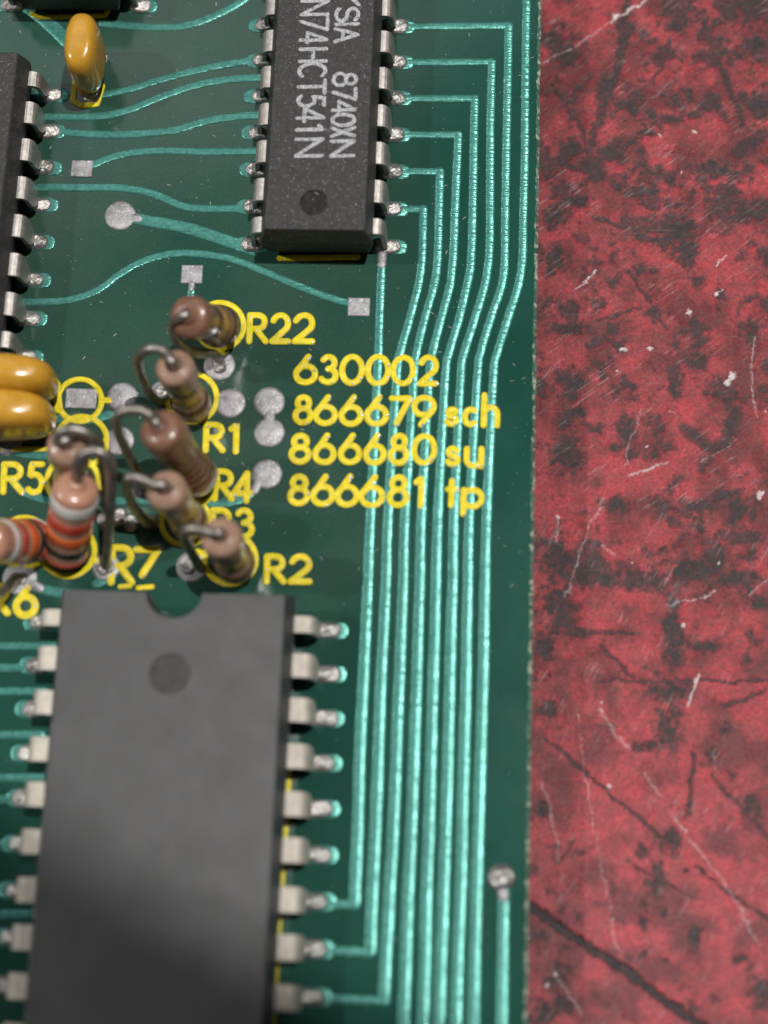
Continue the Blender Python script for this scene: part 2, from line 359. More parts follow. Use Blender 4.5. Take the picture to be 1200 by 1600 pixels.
    scf = vnoise(ux*0.035, uy*0.55, 71)*0.6+vnoise(ux*0.09+40, uy*0.9, 73)*0.4
    patch = np.clip((fbm(x*0.8, y*0.8, 81)-0.42)*4, 0, 1)
    lite = np.maximum(lite, np.clip((scf-0.66)*5, 0, 1)*patch*0.20)
    brown = np.clip((fbm(x*1.9+11, y*1.9, 83, 6, 0.68)-0.44)*5, 0, 0.30)
    tone = fbm(x*0.55, y*0.55, 91, 6, 0.6); tone2 = fbm(x*5, y*5, 93, 4)
    k = np.clip((tone-0.36)/0.26, 0, 1)[:, None]
    red = (1-k)*np.array([[0.130, 0.015, 0.019]])+k*np.array([[0.345, 0.037, 0.047]])
    pinkish = np.clip((py-950)/500, 0, 1)[:, None]*0.6
    red = red*(1-pinkish)+pinkish*(red*1.02+np.array([[0.045, 0.030, 0.034]]))
    red = red*(0.72+0.56*tone2)[:, None]
    grey = np.array([[0.022, 0.019, 0.020]])*(0.6+0.8*fbm(x*6, y*6, 97)[:, None])
    red = red*(1-brown[:, None])+np.array([[0.115, 0.048, 0.044]])*brown[:, None]
    dk = (dark*(0.62+0.72*fbm(x*4, y*4, 99, 5, 0.7))).clip(0, 1)[:, None]
    col = red*(1-dk)+grey*dk
    li = lite.clip(0, 1)[:, None]
    col = col*(1-li)+np.array([[0.62, 0.54, 0.54]])*li
    z = BZ-0.05*dark*(1-groove.clip(0, 1))-0.12*groove.clip(0, 1)+0.05*lite+0.035*(tone2-0.5)
    me = bpy.data.meshes.new('bench_top'); ny, nx = X.shape
    co = np.stack([x, y, z], 1)*S
    idx = np.arange(nx*ny).reshape(ny, nx)
    q = np.stack([idx[:-1, :-1], idx[:-1, 1:], idx[1:, 1:], idx[1:, :-1]], -1).reshape(-1, 4)
    me.vertices.add(len(co)); me.vertices.foreach_set('co', co.ravel().astype(np.float32))
    me.loops.add(q.size); me.loops.foreach_set('vertex_index', q.ravel().astype(np.int32))
    me.polygons.add(len(q)); me.polygons.foreach_set('loop_start', np.arange(0, q.size, 4, dtype=np.int32))
    me.polygons.foreach_set('use_smooth', np.ones(len(q), bool))
    at = me.color_attributes.new('wear', 'FLOAT_COLOR', 'POINT')
    at.data.foreach_set('color', np.c_[col.clip(0, 1), dark.clip(0, 1)].astype(np.float32).ravel())
    me.update(); me.validate()
    m = bpy.data.materials.new('red_bench_lacquer'); nt, b = nodes(m)
    a = add(nt, 'ShaderNodeAttribute', attribute_name='wear')
    g = ramp(nt, noise(nt, 60, 4, 0.7), [(0.25, (0.50, 0.50, 0.50)), (0.75, (1.5, 1.5, 1.5))])
    c = mixc(nt, 1.0, a.outputs['Color'], g, 'MULTIPLY')
    h = ramp(nt, noise(nt, 26, 3, 0.6, ((0.10, 3.0, 1), (0, 0, -0.62))), [(0.64, (0, 0, 0)), (0.73, (0.16, 0.16, 0.16))])
    c = mixc(nt, h, c, (0.36, 0.22, 0.21))
    nt.links.new(c, b.inputs['Base Color'])
    r = add(nt, 'ShaderNodeMapRange'); b.inputs['Specular IOR Level'].default_value = 0.35; r.inputs[3].default_value = 0.52; r.inputs[4].default_value = 0.74
    nt.links.new(noise(nt, 12, 4), r.inputs[0]); nt.links.new(r.outputs[0], b.inputs['Roughness'])
    bump(nt, b, noise(nt, 70, 5, 0.7), 0.5, 0.006)
    me.materials.append(m)
    o = bpy.data.objects.new('bench_top', me); sc.collection.objects.link(o)
    return tag(o, 'scuffed red lacquered bench top with black worn patches and scratches', None, None, 'structure')
bench()

# ------------------------------------------------------------------ circuit board
XE = 8.81
board = empty('circuit_board', (0, 0, -1.6), 'dark green printed circuit board with teal traces and yellow lettering, lying on the red bench', 'circuit board')
ch = 0.15
ysb = np.arange(-40, 44.01, 0.25); xl = -46.0
secs = []
for yv in ysb:
    e = XE+random.uniform(-0.025, 0.025); e2 = e-ch-random.uniform(0, 0.10)
    secs.append((yv, e2, e))
V = []; Fc = []
for yv, e2, e in secs: V += [(xl, yv, 0), (e2, yv, 0)]
n = len(secs)
for i in range(n-1): Fc.append((2*i, 2*i+1, 2*i+3, 2*i+2))
o0 = len(V); V += [(xl, -40, -1.6), (xl, 44, -1.6), (XE-0.05, 44, -1.6), (XE-0.05, -40, -1.6)]
Fc += [(o0, o0+1, o0+2, o0+3), (0, 2*n-2, o0+1, o0), (o0, o0+3, 1, 0), (2*n-2, 2*n-1, o0+2, o0+1)]
part('board_panel', V, Fc, 'mask', board, smooth=False)
V, Fc = [], []
for yv, e2, e in secs: V += [(e2, yv, -0.001), (e, yv, -ch*0.9), (e-random.uniform(0, 0.03), yv, -0.8), (XE-0.05, yv, -1.6)]
for i in range(n-1):
    for j in range(3): Fc.append((4*i+j, 4*i+j+1, 4*i+j+5, 4*i+j+4))
tag(part('cut_edge', V, Fc, 'board_edge', board, smooth=False), 'pale rough-cut glass fibre edge')

def trace(pts, width, curved=False, h=0.055, name='trace', m='trace_teal', jitter=0.025):
    if curved: pts = catmull(pts, 10)
    q = [P(a, b_)[:2] for a, b_ in pts]
    v, f = ribbon(resample(q, 0.16), width, h, 0.0, 0.012, jitter=jitter)
    return part(name, v, f, m, board)
def trace_l(pts, width, h=0.055):        # sharp-cornered track: one mesh, straight runs butted at the corners
    q = [P(a, b_)[:2] for a, b_ in pts]
    vf = [ribbon(resample([q[i], q[i+1]], 0.16), width*(1+0.004*i), h*(1+0.01*i), 0.0, 0.012, jitter=0.022, round_ends=(True)) for i in range(len(q)-1)]
    v, f = merge(*vf); return part('trace', v, f, 'trace_teal', board)

BW = 0.57
low = {1: [(590,590),(579.6,800),(575.6,900),(572,980),(567,1080),(562.5,1180),(559.5,1290),(555,1400),(554.5,1414)],
       2: [(620,590),(607,800),(603.8,900),(600,980),(595,1080),(591,1200),(587,1300),(582.5,1400),(579,1488)],
       3: [(647,590),(633.5,800),(630.6,900),(627.5,980),(623.5,1080),(619,1200),(615,1300),(609,1400),(603.5,1500),(600.5,1564)],
       4: [(671,590),(659,800),(656.6,900),(654,980),(651,1080),(647,1200),(643,1300),(638,1400),(635,1500),(631,1600),(629,1680)],
       5: [(696,590),(684.8,800),(682,900),(680,980),(677,1080),(673.5,1200),(671,1300),(667,1400),(665,1500),(661.5,1600),(659.5,1680)],
       6: [(720,590),(710,800),(708,900),(705.4,980),(703,1080),(700,1200),(697,1300),(693.5,1400),(690,1500),(687,1600),(685,1680)],
       7: [(746,590),(733.8,800),(731.8,900),(730,980),(728.5,1080),(725,1200),(723,1300),(720,1400),(716,1500),(713,1600),(711,1680)],
       8: [(771,590),(761,800),(758.6,900),(757,980),(755,1080),(751,1200),(748,1300),(745,1400),(742.5,1500),(740.6,1600),(739,1680)]}
top = {2: [(661.5,327),(660,390),(658,420),(653,450),(640,500),(626,550)],
       3: [(687.5,268),(686,330),(684.6,390),(682.5,420),(677.5,450),(663.5,500),(651.5,550)],
       4: [(716,211),(714.6,250),(711,330),(709,390),(706.5,420),(702.5,450),(689,500),(676.5,550)],
       5: [(742,154),(741,190),(740,250),(738.7,330),(737,390),(735,420),(729,450),(717,500),(702.5,550)],
       6: [(768.5,97),(766.5,190),(766,250),(765.6,330),(765,390),(762,420),(756.5,450),(741.5,500),(726,550)],
       7: [(795,40),(792,190),(791,250),(789.6,330),(789,390),(788,420),(783,450),(766,500),(751.5,550)],
       8: [(824,-60),(822,40),(820.5,190),(820,250),(818,330),(817,390),(815,420),(809,450),(793,500),(777.5,550)]}
low[1] = [(597.5,392),(596.5,420),(594,475),(592,545)]+low[1]
padY1 = [32.12-2.54*i for i in range(-3, 7)]
def busline(k):
    pts = top.get(k, [])+low[k]
    q = [P(a, b_)[:2] for a, b_ in catmull(pts, 8)]
    runs = [ribbon(resample(q, 0.16), BW, 0.085, 0.0, 0.012, jitter=0.022, segs=8, wscale=lambda c: 1+0.24*min(1, max(0, (8-c[1])/16)))]
    if 2 <= k <= 7:                       # across to the chip's solder pad
        ypad = padY1[10-k]
        s = q[0]; runs.append(ribbon(resample([(-0.2, ypad), (s[0], s[1])], 0.16), BW*0.86, 0.06, 0.0, 0.012, jitter=0.03))
    if k <= 3:
        e = q[-1]; runs.append(ribbon(resample([(-2.6, e[1]), (e[0], e[1])], 0.16), BW*0.86, 0.06, 0.0, 0.012, jitter=0.03))
    v, f = merge(*runs); part('trace', v, f, 'trace_teal', board)
for k in range(1, 9): busline(k)
trace([(787.5,1385),(788,1400),(786.6,1500),(785,1600),(784,1690)], 0.70, True, 0.085)

trace([(40,8),(70,30),(112,72),(135,96)], 0.95)
trace([(160,36),(235,43),(290,40),(335,25),(375,4),(420,-30)], 0.52, True)
trace([(150,150),(200,140),(260,122),(330,105),(375,97),(398,93)], 0.50, True)
trace([(62,183),(150,182),(200,172),(250,152),(300,135),(350,125),(425,120)], 0.52, True)
trace([(90,206),(150,210),(200,210),(270,204),(320,190),(370,182),(425,179)], 0.52, True)
trace([(140,260),(185,243),(240,236),(320,237),(420,236)], 0.50, True)
trace([(50,293),(120,293),(190,294),(240,303),(285,322),(320,326),(395,326)], 0.50, True)
trace([(208,341),(280,354),(330,368),(398,391)], 0.78, True)
trace([(30,472),(100,470),(150,455),(185,430),(220,410),(260,398),(300,396),(350,402),(390,415),(450,440),(500,460),(550,476)], 0.47, True)
trace([(300,440),(297,480)], 0.46)
trace([(20,704),(45,709),(110,714)], 0.6)
trace([(60,652),(100,655),(140,656),(172,648)], 0.55, True)
trace([(20,752),(40,770),(62,778),(100,790)], 0.5, True)
trace([(120,783),(180,783),(240,783),(330,787),(365,784),(392,772)], 0.5, True)
trace([(35,912),(70,922),(118,930)], 0.6)
trace([(150,912),(175,900)], 0.55)
for yv, x1 in ((1009,90),(1043,60),(1080,70),(1148,64),(1215,82),(1249,44),(1319,38),(1389,30),(1428,75)):
    trace([(-60, yv+1), (x1, yv)], 0.46)

# pads -------------------------------------------------------------------------------------------
oval = {}
def oval_pad(x0, x1, y, side):
    """mask-covered land with a solder bead on it; side=+1 bead sits towards -x end"""
    key = ('land', round(x1-x0, 2))
    if key not in oval:
        L = x1-x0; wd = 1.02; pts = [(-L/2+wd/2, 0), (L/2-wd/2, 0)]
        oval[key] = mesh('solder_land', *ribbon(resample(pts, 0.2), wd, 0.05, 0.0, 0.02, segs=8))
    put('solder_land', oval[key], 'trace_teal', board, ((x0+x1)/2, y, 0.004))
bead_meshes = []
def stadium_bead(L, wd, h):
    nx, ny = 26, 14; V, Fc = [], []
    seeds = [random.uniform(0, 6) for _ in range(6)]
    for i in range(nx+1):
        u_ = -1+2*i/nx
        for j in range(ny+1):
            v_ = -1+2*j/ny
            x = L/2*u_; ex = max(0.0, abs(x)-(L/2-wd/2))/(wd/2); half = wd/2*math.sqrt(max(0.0, 1-ex*ex))
            y = half*v_; d_ = max(ex, 0)**2+(v_*math.sqrt(max(0, 1-ex*ex)))**2
            z = h*math.sqrt(max(0.0, 1-min(1, d_)))*(0.92-0.28*u_)
            z *= 1+0.16*math.sin(5.1*x+seeds[0]+3*y)+0.12*math.sin(9*y+seeds[1]-4*x)+0.08*math.sin(17*x+seeds[2])*math.sin(15*y+seeds[3])
            V.append((x, y, max(z, 0)))
    for i in range(nx):
        for j in range(ny):
            q = i*(ny+1)+j; Fc.append((q, q+ny+1, q+ny+2, q+1))
    return V, Fc
for k in range(6):
    V, Fc = stadium_bead(1.55+0.15*random.random(), 1.0, 0.24+0.12*random.random()); bead_meshes.append(mesh('solder_joint', V, Fc))
def bead(x, y, z=0.05, k=None, rot=0.0):
    o = put('solder_joint', bead_meshes[k if k is not None else random.randrange(6)], 'solder', board, (x, y, z))
    o.rotation_euler.z = rot+random.uniform(-0.08, 0.08); s = random.uniform(0.94, 1.06); o.scale = (s, s*random.uniform(0.95, 1.05), random.uniform(0.8, 1.25))
    return o

round_cache = {}
def round_pad(px, py, r=0.95, sold=False, neck=None):
    x, y = P(px, py)[:2]
    q = round(r, 2)
    if q not in round_cache:
        V, Fc = dome(q, q, 0.10, 28, 5, 0.012, 0.02); round_cache[q] = mesh('round_pad', V, Fc)
    o = put('round_pad', round_cache[q], 'tinned_pad', board, (x, y, 0.015)); o.rotation_euler.z = random.uniform(0, 6)
    if sold: bead(x, y, 0.08)
    if neck:
        qs = [P(a, b_)[:2] for a, b_ in neck]
        v, f = ribbon(resample(qs, 0.15), 0.6, 0.09, 0.0, 0.02); part('pad_neck', v, f, 'tinned_pad', board)
def square_pad(px, py, wpx, hpx):
    a = P(px-wpx/2, py-hpx/2); b_ = P(px+wpx/2, py+hpx/2)
    x0, x1, y0, y1 = a[0], b_[0], b_[1], a[1]; h = 0.09; e = 0.05
    r1 = [(x0, y0, 0), (x1, y0, 0), (x1, y1, 0), (x0, y1, 0)]
    r2 = [(x0, y0, h*0.7), (x1, y0, h*0.7), (x1, y1, h*0.7), (x0, y1, h*0.7)]
    r3 = [(x0+e, y0+e, h), (x1-e, y0+e, h), (x1-e, y1-e, h), (x0+e, y1-e, h)]
    v, f = loft([r1, r2, r3]); part('square_pad', v, f, 'tinned_pad', board, smooth=False)
for a in ((128,264,31,26),(300,429,31,29),(561,480,33,29),(127,623,46,32)): square_pad(*a)
round_pad(188,337,0.98, neck=[(205,340),(216,342)])
for a in ((343,571,0.97),(191,621,0.95),(360,630,0.94),(421,628,0.95),(421,676,0.93),(417,741,0.93),(187,689,0.90),(254,612,0.72),(300,885,0.95),(31,903,1.05),(166,886,0.85),(222,760,0.8),(12,690,0.9)): round_pad(*a)
v, f = ribbon(resample([P(421,640)[:2], P(421,662)[:2]], 0.15), 0.7, 0.09, 0.0, 0.02); part('pad_neck', v, f, 'tinned_pad', board)
v, f = ribbon(resample([P(405,752)[:2], P(398,766)[:2]], 0.15), 0.6, 0.09, 0.0, 0.02); part('pad_neck', v, f, 'tinned_pad', board)
v, f = ribbon(resample([P(300,443)[:2], P(299,452)[:2]], 0.15), 0.42, 0.10, 0.0, 0.02); part('pad_neck', v, f, 'tinned_pad', board)
v, f = ribbon(resample([P(48,912)[:2], P(62,919)[:2]], 0.15), 0.62, 0.10, 0.0, 0.02); part('pad_neck', v, f, 'tinned_pad', board)
v, f = ribbon(resample([P(597.5,388)[:2], P(596.5,414)[:2]], 0.15), 0.60, 0.13, 0.0, 0.02, jitter=0.03); part('tinned_track', v, f, 'tinned_pad', board)
for a, k in (((166,812),1),((186,808),3),((205,818),2),((236,815),4),((298,885),0),((30,905),5),((166,888),1),((343,572),2),((254,614),3)):
    x, y = P(*a)[:2]; o = bead(x, y, 0.08, k, random.uniform(0, 3)); o.scale = (0.7, 0.85, 0.9)
# square solder bump at the head of the edge track
x, y = P(783,1371)[:2]
V, Fc = stadium_bead(1.55, 1.5, 0.46); sb = put('solder_bump', mesh('solder_bump', V, Fc), 'solder', board, (x, y, 0.0))
v, f = ribbon(resample([P(784,1385)[:2], P(787,1402)[:2]], 0.15), 0.62, 0.14, 0.0, 0.02); part('tinned_track', v, f, 'tinned_pad', board)

# ------------------------------------------------------------------ silkscreen lettering (stroke font)
def arc(cx, cy, rx, ry, a0, a1, n=14):
    return [(cx+rx*math.cos(math.radians(a0+(a1-a0)*k/n)), cy+ry*math.sin(math.radians(a0+(a1-a0)*k/n))) for k in range(n+1)]
G = {
 '0': [arc(.5, .5, .5, .5, 90, 450, 28)],
 '1': [[(.15, .84), (.62, 1), (.62, 0)]],
 '2': [arc(.5, .68, .47, .32, 160, -35)+[(0, 0)], [(0, 0), (1, 0)]],
 '3': [arc(.45, .76, .42, .24, 150, -90), arc(.45, .27, .52, .27, 85, -150)],
 '4': [[(.74, 0), (.74, 1)], [(.74, 1), (0, .27)], [(0, .27), (1, .27)]],
 '5': [[(.9, 1), (.25, 1)], [(.25, 1), (.14, .55)]+arc(.45, .32, .5, .32, 125, -140)],
 '6': [arc(.5, .32, .5, .32, 90, 450, 24), [(.08, .46), (.62, 1)]],
 '7': [[(0, 1), (1, 1)], [(1, 1), (.3, 0)]],
 '8': [arc(.5, .77, .38, .23, 90, 450, 22), arc(.5, .28, .5, .28, 90, 450, 24)],
 '9': [arc(.5, .68, .5, .32, 90, 450, 24), [(.92, .54), (.38, 0)]],
 'R': [[(.05, 0), (.05, 1)], [(.05, 1), (.5, 1)]+arc(.5, .74, .42, .26, 90, -90)+[(.05, .48)], [(.42, .48), (1, 0)]],
 's': [arc(.5, .76, .42, .24, 20, 265, 12)+arc(.5, .26, .5, .26, 85, -160, 14)],
 'c': [arc(.55, .5, .52, .5, 50, 310)],
 'h': [[(.06, 0), (.06, 1)], [(.06, .35)]+arc(.5, .36, .44, .24, 180, 0)+[(.94, 0)]],
 'u': [[(.06, 1), (.06, .4)]+arc(.5, .4, .44, .4, 180, 360), [(.94, 1), (.94, 0)]],
 't': [[(.5, 1), (.5, 0)], [(.1, .66), (.95, .66)]],
 'p': [[(.06, 1), (.06, -.42)], arc(.5, .5, .48, .5, 90, 450, 22)],
 'N': [[(0, 0), (0, 1)], [(0, 1), (1, 0)], [(1, 0), (1, 1)]],
 'H': [[(0, 0), (0, 1)], [(1, 0), (1, 1)], [(0, .5), (1, .5)]],
 'C': [arc(.55, .5, .55, .5, 50, 310)], 'T': [[(0, 1), (1, 1)], [(.5, 1), (.5, 0)]],
 'X': [[(0, 0), (1, 1)], [(0, 1), (1, 0)]], 'Y': [[(0, 1), (.5, .5)], [(1, 1), (.5, .5)], [(.5, .5), (.5, 0)]],
 'S': [arc(.5, .75, .46, .25, 25, 265, 12)+arc(.5, .25, .5, .25, 85, -155, 14)],
 'I': [[(.5, 0), (.5, 1)]], 'A': [[(0, 0), (.5, 1)], [(.5, 1), (1, 0)], [(.18, .34), (.82, .34)]],
 'L': [[(0, 1), (0, 0)], [(0, 0), (1, 0)]], 'M': [[(0, 0), (0, 1)], [(0, 1), (.5, .3)], [(.5, .3), (1, 1)], [(1, 1), (1, 0)]],
}
def strokes(glyph, fn, width, h, base, skirt, jit=0.02):
    out = []
    for i, st in enumerate(G[glyph]):
        q = [fn(*p_) for p_ in st]
        cl = len(q) > 8 and np.hypot(q[0][0]-q[-1][0], q[0][1]-q[-1][1]) < 1e-3
        r_ = resample(q, width*0.38)
        if cl: r_ = r_[:-1]
        out.append(ribbon(r_, width, h*(1+0.03*i), base, skirt+0.002*i, closed=cl, jitter=jit))
    return out
GLINTS = []
def silk(chars, name='lettering', width=0.385):
    vf = []
    for g, x0, x1, yt, yb in chars:
        def fn(u_, v_, x0=x0+4, x1=x1-4, yt=yt+4, yb=yb-4):
            return P(x0+(x1-x0)*u_+0.035*(yb-yt)*v_, yb+(yt-yb)*v_)[:2]
        vf += strokes(g, fn, width, 0.036, 0.0, 0.075)
        for k in range(random.choice((1, 2, 3))):
            st = random.choice(G[g]); q = fn(*st[random.randrange(len(st)//2, len(st))])
            GLINTS.append((q[0]+random.uniform(0.0, 0.16), q[1]+random.uniform(-0.16, 0.02)))
    v, f = merge(*vf); return part(name, v, f, 'silk_yellow', board)
silk([('6',458,496,554,602),('3',498,529,554,602),('0',530,569,554,603),('0',570,610,554,604),('0',610,649,555,604),('2',652,685,555,604)])
silk([('8',457,489,617,665),('6',489,527,617,666),('6',529,567,617,667),('6',569,607,617,667),('7',607,643,619,666),('9',642,681,618,668)])
silk([('s',694,717,636,667),('c',721,747,636,668),('h',750,782,614,669)])
silk([('8',451,486,677,726),('6',488,525,677,727),('6',528,565,677,727),('6',567,603,677,728),('8',606,639,677,728),('0',642,682,678,728)])
silk([('s',695,719,697,730),('u',723,757,698,733)])
silk([('8',449,484,741,791),('6',485,523,741,792),('6',523,561,741,793),('6',560,601,742,794),('8',604,639,742,794),('1',643,668,743,795)])
silk([('t',694,716,748,794),('p',718,757,762,796)])
silk([('R',384,419,489,538),('2',421,454,489,538),('2',456,492,489,538)])
silk([('R',316,352,660,708),('1',354,379,660,710)])
silk([('R',330,366,733,784),('4',361,396,736,787)])
silk([('R',326,363,794,843),('3',365,398,794,843)])
silk([('R',411,447,866,913),('2',450,487,866,913)])
silk([('R',168,210,852,914),('7',208,250,855,903)], width=0.42)
silk([('R',0,38,722,773),('5',39,71,722,774)])
silk([('R',-22,16,912,962),('6',21,59,912,966)], width=0.44)
def mark(pts, width=0.28, closed=False, curved=False):
    if curved: pts = catmull(pts, 8)
    q = [P(a, b_)[:2] for a, b_ in pts]
    r_ = resample(q, 0.14)
    if closed: r_ = r_[:-1]
    return ribbon(r_, width, 0.034, 0.0, 0.075, closed=closed, jitter=0.02)
def ring(cx, cy, r, tail=None, width=0.34):
    vf = [mark(arc(cx, cy, r, r*0.97, 0, 360, 40), width, True)]
    if tail: vf.append(mark(tail, width*1.15))
    v, f = merge(*vf); part('outline_ring', v, f, 'silk_yellow', board)
ring(344,509,37,[(345,545),(349,556)])
ring(300,622,39,[(262,628),(250,630)])
ring(303,752,37,[(262,757),(248,760)])
ring(290,815,38,[(250,818),(228,819)])
ring(360,874,40,[(318,866),(308,862)])
ring(114,752,40,[(150,760),(166,763)])
ring(106,860,42,[(148,876),(164,881)])
ring(38,848,40,[(32,888),(30,897)])
ring(125,626,34,[(160,626),(181,626)])
ring(128,690,40,[(166,688),(184,688)])
def line(pts, width=0.30):
    v, f = mark(pts, width); part('outline_mark', v, f, 'silk_yellow', board)
line([(-40,703),(76,702)]); line([(88,600),(92,640)], 0.5); line([(437,404),(559,402)], 0.36)
line([(50,22),(60,28),(165,25),(172,10)], 0.30)
line([(118,128),(114,158),(128,166),(152,163),(160,135)], 0.36)
line([(188,917),(203,916)], 0.30); line([(216,919),(238,917)], 0.30)
line([(452,1190),(448,1260),(443,1330),(438,1400),(433,1480),(428,1560),(422,1660)], 0.36)

vf = []
for x, y in GLINTS:
    rr = random.uniform(0.05, 0.115); V, Fc = dome(rr, rr, rr*0.9, 10, 4)
    vf.append(([(a_+x, b_+y, c_+0.085) for a_, b_, c_ in V], Fc))
v, f = merge(*vf); tag(part('glint_beads', v, f, 'glint_bead', board), kind='stuff')  # beads added along the strokes in place of specular glints

# ------------------------------------------------------------------ dual in-line chips
pin_cache = {}
def pin_mesh(zs, xs, xe, wide, half=0):
    """Lead of a dual in-line chip: flat shoulder leaving the body, bend, tapering leg down through the board. Local x outwards."""
    key = (zs, xs, xe, wide, half)
    if key in pin_cache: return pin_cache[key]
    t = 0.26; r0 = 0.42
    path = [(xs, zs), (xe-r0, zs)]
    for k in range(1, 6):
        a = math.pi/2*k/5; path.append((xe-r0+r0*math.sin(a), zs-r0+r0*math.cos(a)))
    path += [(xe+0.05, zs-0.9), (xe+0.10, 0.95), (xe+0.10, 0.60), (xe+0.10, -3.64)]
    wid = [wide]*8+[wide*0.84, 0.52, 0.5]
    rings = []
    for i, (x, z) in enumerate(path):
        a = np.array(path[max(i-1, 0)]); b_ = np.array(path[min(i+1, len(path)-1)]); tt = b_-a; tt = tt/np.linalg.norm(tt)
        nv = np.array([-tt[1], tt[0]])*t/2; hw = wid[i]/2; lo, hi = -hw, hw
        if half > 0 and i < 9: hi = 0.27
        if half < 0 and i < 9: lo = -0.27
        rings.append([(x+nv[0], lo, z+nv[1]), (x+nv[0], hi, z+nv[1]), (x-nv[0], hi, z-nv[1]), (x-nv[0], lo, z-nv[1])])
    v, f = loft(rings); me = mesh('pin', v, f, False); pin_cache[key] = me
    return me
def outline(hw, y0, y1, notch=0.0):
    """body outline, counter-clockwise, optional half-round notch in the y1 end"""
    p_ = [(-hw, y0), (hw, y0), (hw, y1)]
    if notch:
        p_ += [(notch*math.cos(math.radians(a)), y1-notch*math.sin(math.radians(a))*0.92) for a in range(0, 181, 15)]
    return p_+[(-hw, y1)]
def chip(name, cx, ytop, n, row, zs, bw, bh, label, mname, pin_m, pin_w, notch=0.0, over=1.05, xe_off=0.0, dimple=None, z0=0.5, draft=0.42, land=1.57, left=True, seen=None):
    """ytop: y of the first pin row; n pins per side; row = row spacing / 2"""
    ybot = ytop-2.54*(n-1)
    root = empty(name, (cx, (ytop+ybot)/2, 0), label, 'chip', 'black chips soldered to the board')
    y0, y1 = ybot-over, ytop+over
    zt = z0+bh
    lv = [(z0, bw/2-draft*0.8, draft*0.8), (zs-0.16, bw/2, 0), (zs+0.16, bw/2, 0), (zt, bw/2-draft, draft*0.6)]
    rings = [[(cx+x, y, z) for x, y in outline(hw, y0+i_, y1-i_, notch)] for z, hw, i_ in lv]
    v, f = loft(rings); me = mesh('body', v, f, False)
    body = put('body', me, mname, root)
    if dimple:
        dx, dy, dr, dd = dimple
        bm = bmesh.new(); bmesh.ops.create_cone(bm, cap_ends=True, segments=40, radius1=dr*S, radius2=dr*S, depth=dd*2*S)
        cm = bpy.data.meshes.new('cut'); bm.to_mesh(cm); bm.free()
        co = bpy.data.objects.new('cut', cm); sc.collection.objects.link(co); co.location = (dx*S, dy*S, zt*S)
        md = body.modifiers.new('d', 'BOOLEAN'); md.object = co; md.operation = 'DIFFERENCE'; md.solver = 'EXACT'
        bpy.context.view_layer.update()
        dg = bpy.context.evaluated_depsgraph_get(); nm = bpy.data.meshes.new_from_object(body.evaluated_get(dg))
        body.modifiers.clear(); body.data = nm; bpy.data.objects.remove(co)
        V = [(dx+dr*0.985*math.cos(2*math.pi*k/36), dy+dr*0.985*math.sin(2*math.pi*k/36), zt-dd+0.012) for k in range(36)]
        part('mould_mark', V, [tuple(range(36))], 'chip_dimple_dark' if dd > 0.1 else 'chip_dimple', root, False)
    bv = body.modifiers.new('b', 'BEVEL'); bv.width = 0.014; bv.segments = 3; bv.limit_method = 'ANGLE'; bv.angle_limit = math.radians(25)
    xe = row+0.12+xe_off
    for side in (1, -1):
        if side < 0 and not left: continue
        for i in range(n):
            y = ytop-2.54*i
            half = 0
            if i == 0: half = side
            if i == n-1: half = -side
            o = put('pin', pin_mesh(zs, bw/2-0.35, xe, pin_w, half), pin_m, root, (cx, y, 0))
            if side < 0: o.rotation_euler.z = math.pi
            o.rotation_euler.z += random.uniform(-0.006, 0.006)
            xa, xb = cx+side*(row-0.75), cx+side*(row+land)
            oval_pad(min(xa, xb), max(xa, xb), y, side)
            bead(cx+side*(row+land-0.42-0.80+random.uniform(-0.06, 0.06)), y, 0.055, None, 0 if side > 0 else math.pi)
    return root, zt
CX1 = -4.55
P1 = P(490, 316, 3.95)
ic1, zt1 = chip('integrated_circuit', CX1, padY1[0], 10, 3.81, 2.36, 6.75, 3.45, 'black chip with two rows of grey printed characters on top', 'chip_epoxy', 'pin_metal', 1.46,
           over=0.98, dimple=(P1[0], P1[1], 0.80, 0.13), draft=0.40)
CX2 = -11.29
P2 = P(265, 1053, 4.3)
ic2, zt2 = chip('integrated_circuit', CX2, -7.17, 14, 7.62, 2.74, 13.3, 3.8, 'wide plain black chip with half-round end notch and no printing', 'chip_epoxy_smooth', 'pin_metal_pale', 1.34,
           notch=1.58, over=1.35, dimple=(P2[0], P2[1], 1.13, 0.045), draft=0.46, land=1.92, xe_off=-0.05)
# left chip, from its pads
pq = P(98, 263); X0 = pq[0]-1.57; Y0 = pq[1]+2*2.54
ic0, zt0 = chip('integrated_circuit', X0-3.81, Y0, 8, 3.81, 2.36, 6.75, 3.45, 'black chip with tarnished pins beside the two yellow capacitors', 'chip_epoxy', 'pin_metal', 1.46, over=0.98, draft=0.40)
pq = P(247, 10); X3 = pq[0]-1.57
ic3, zt3 = chip('integrated_circuit', X3-3.81, pq[1]+2.54*3, 4, 3.81, 2.36, 6.75, 3.45, 'black chip whose end stands over the single upright yellow capacitor', 'chip_epoxy', 'pin_metal', 1.46, over=0.98, draft=0.40)

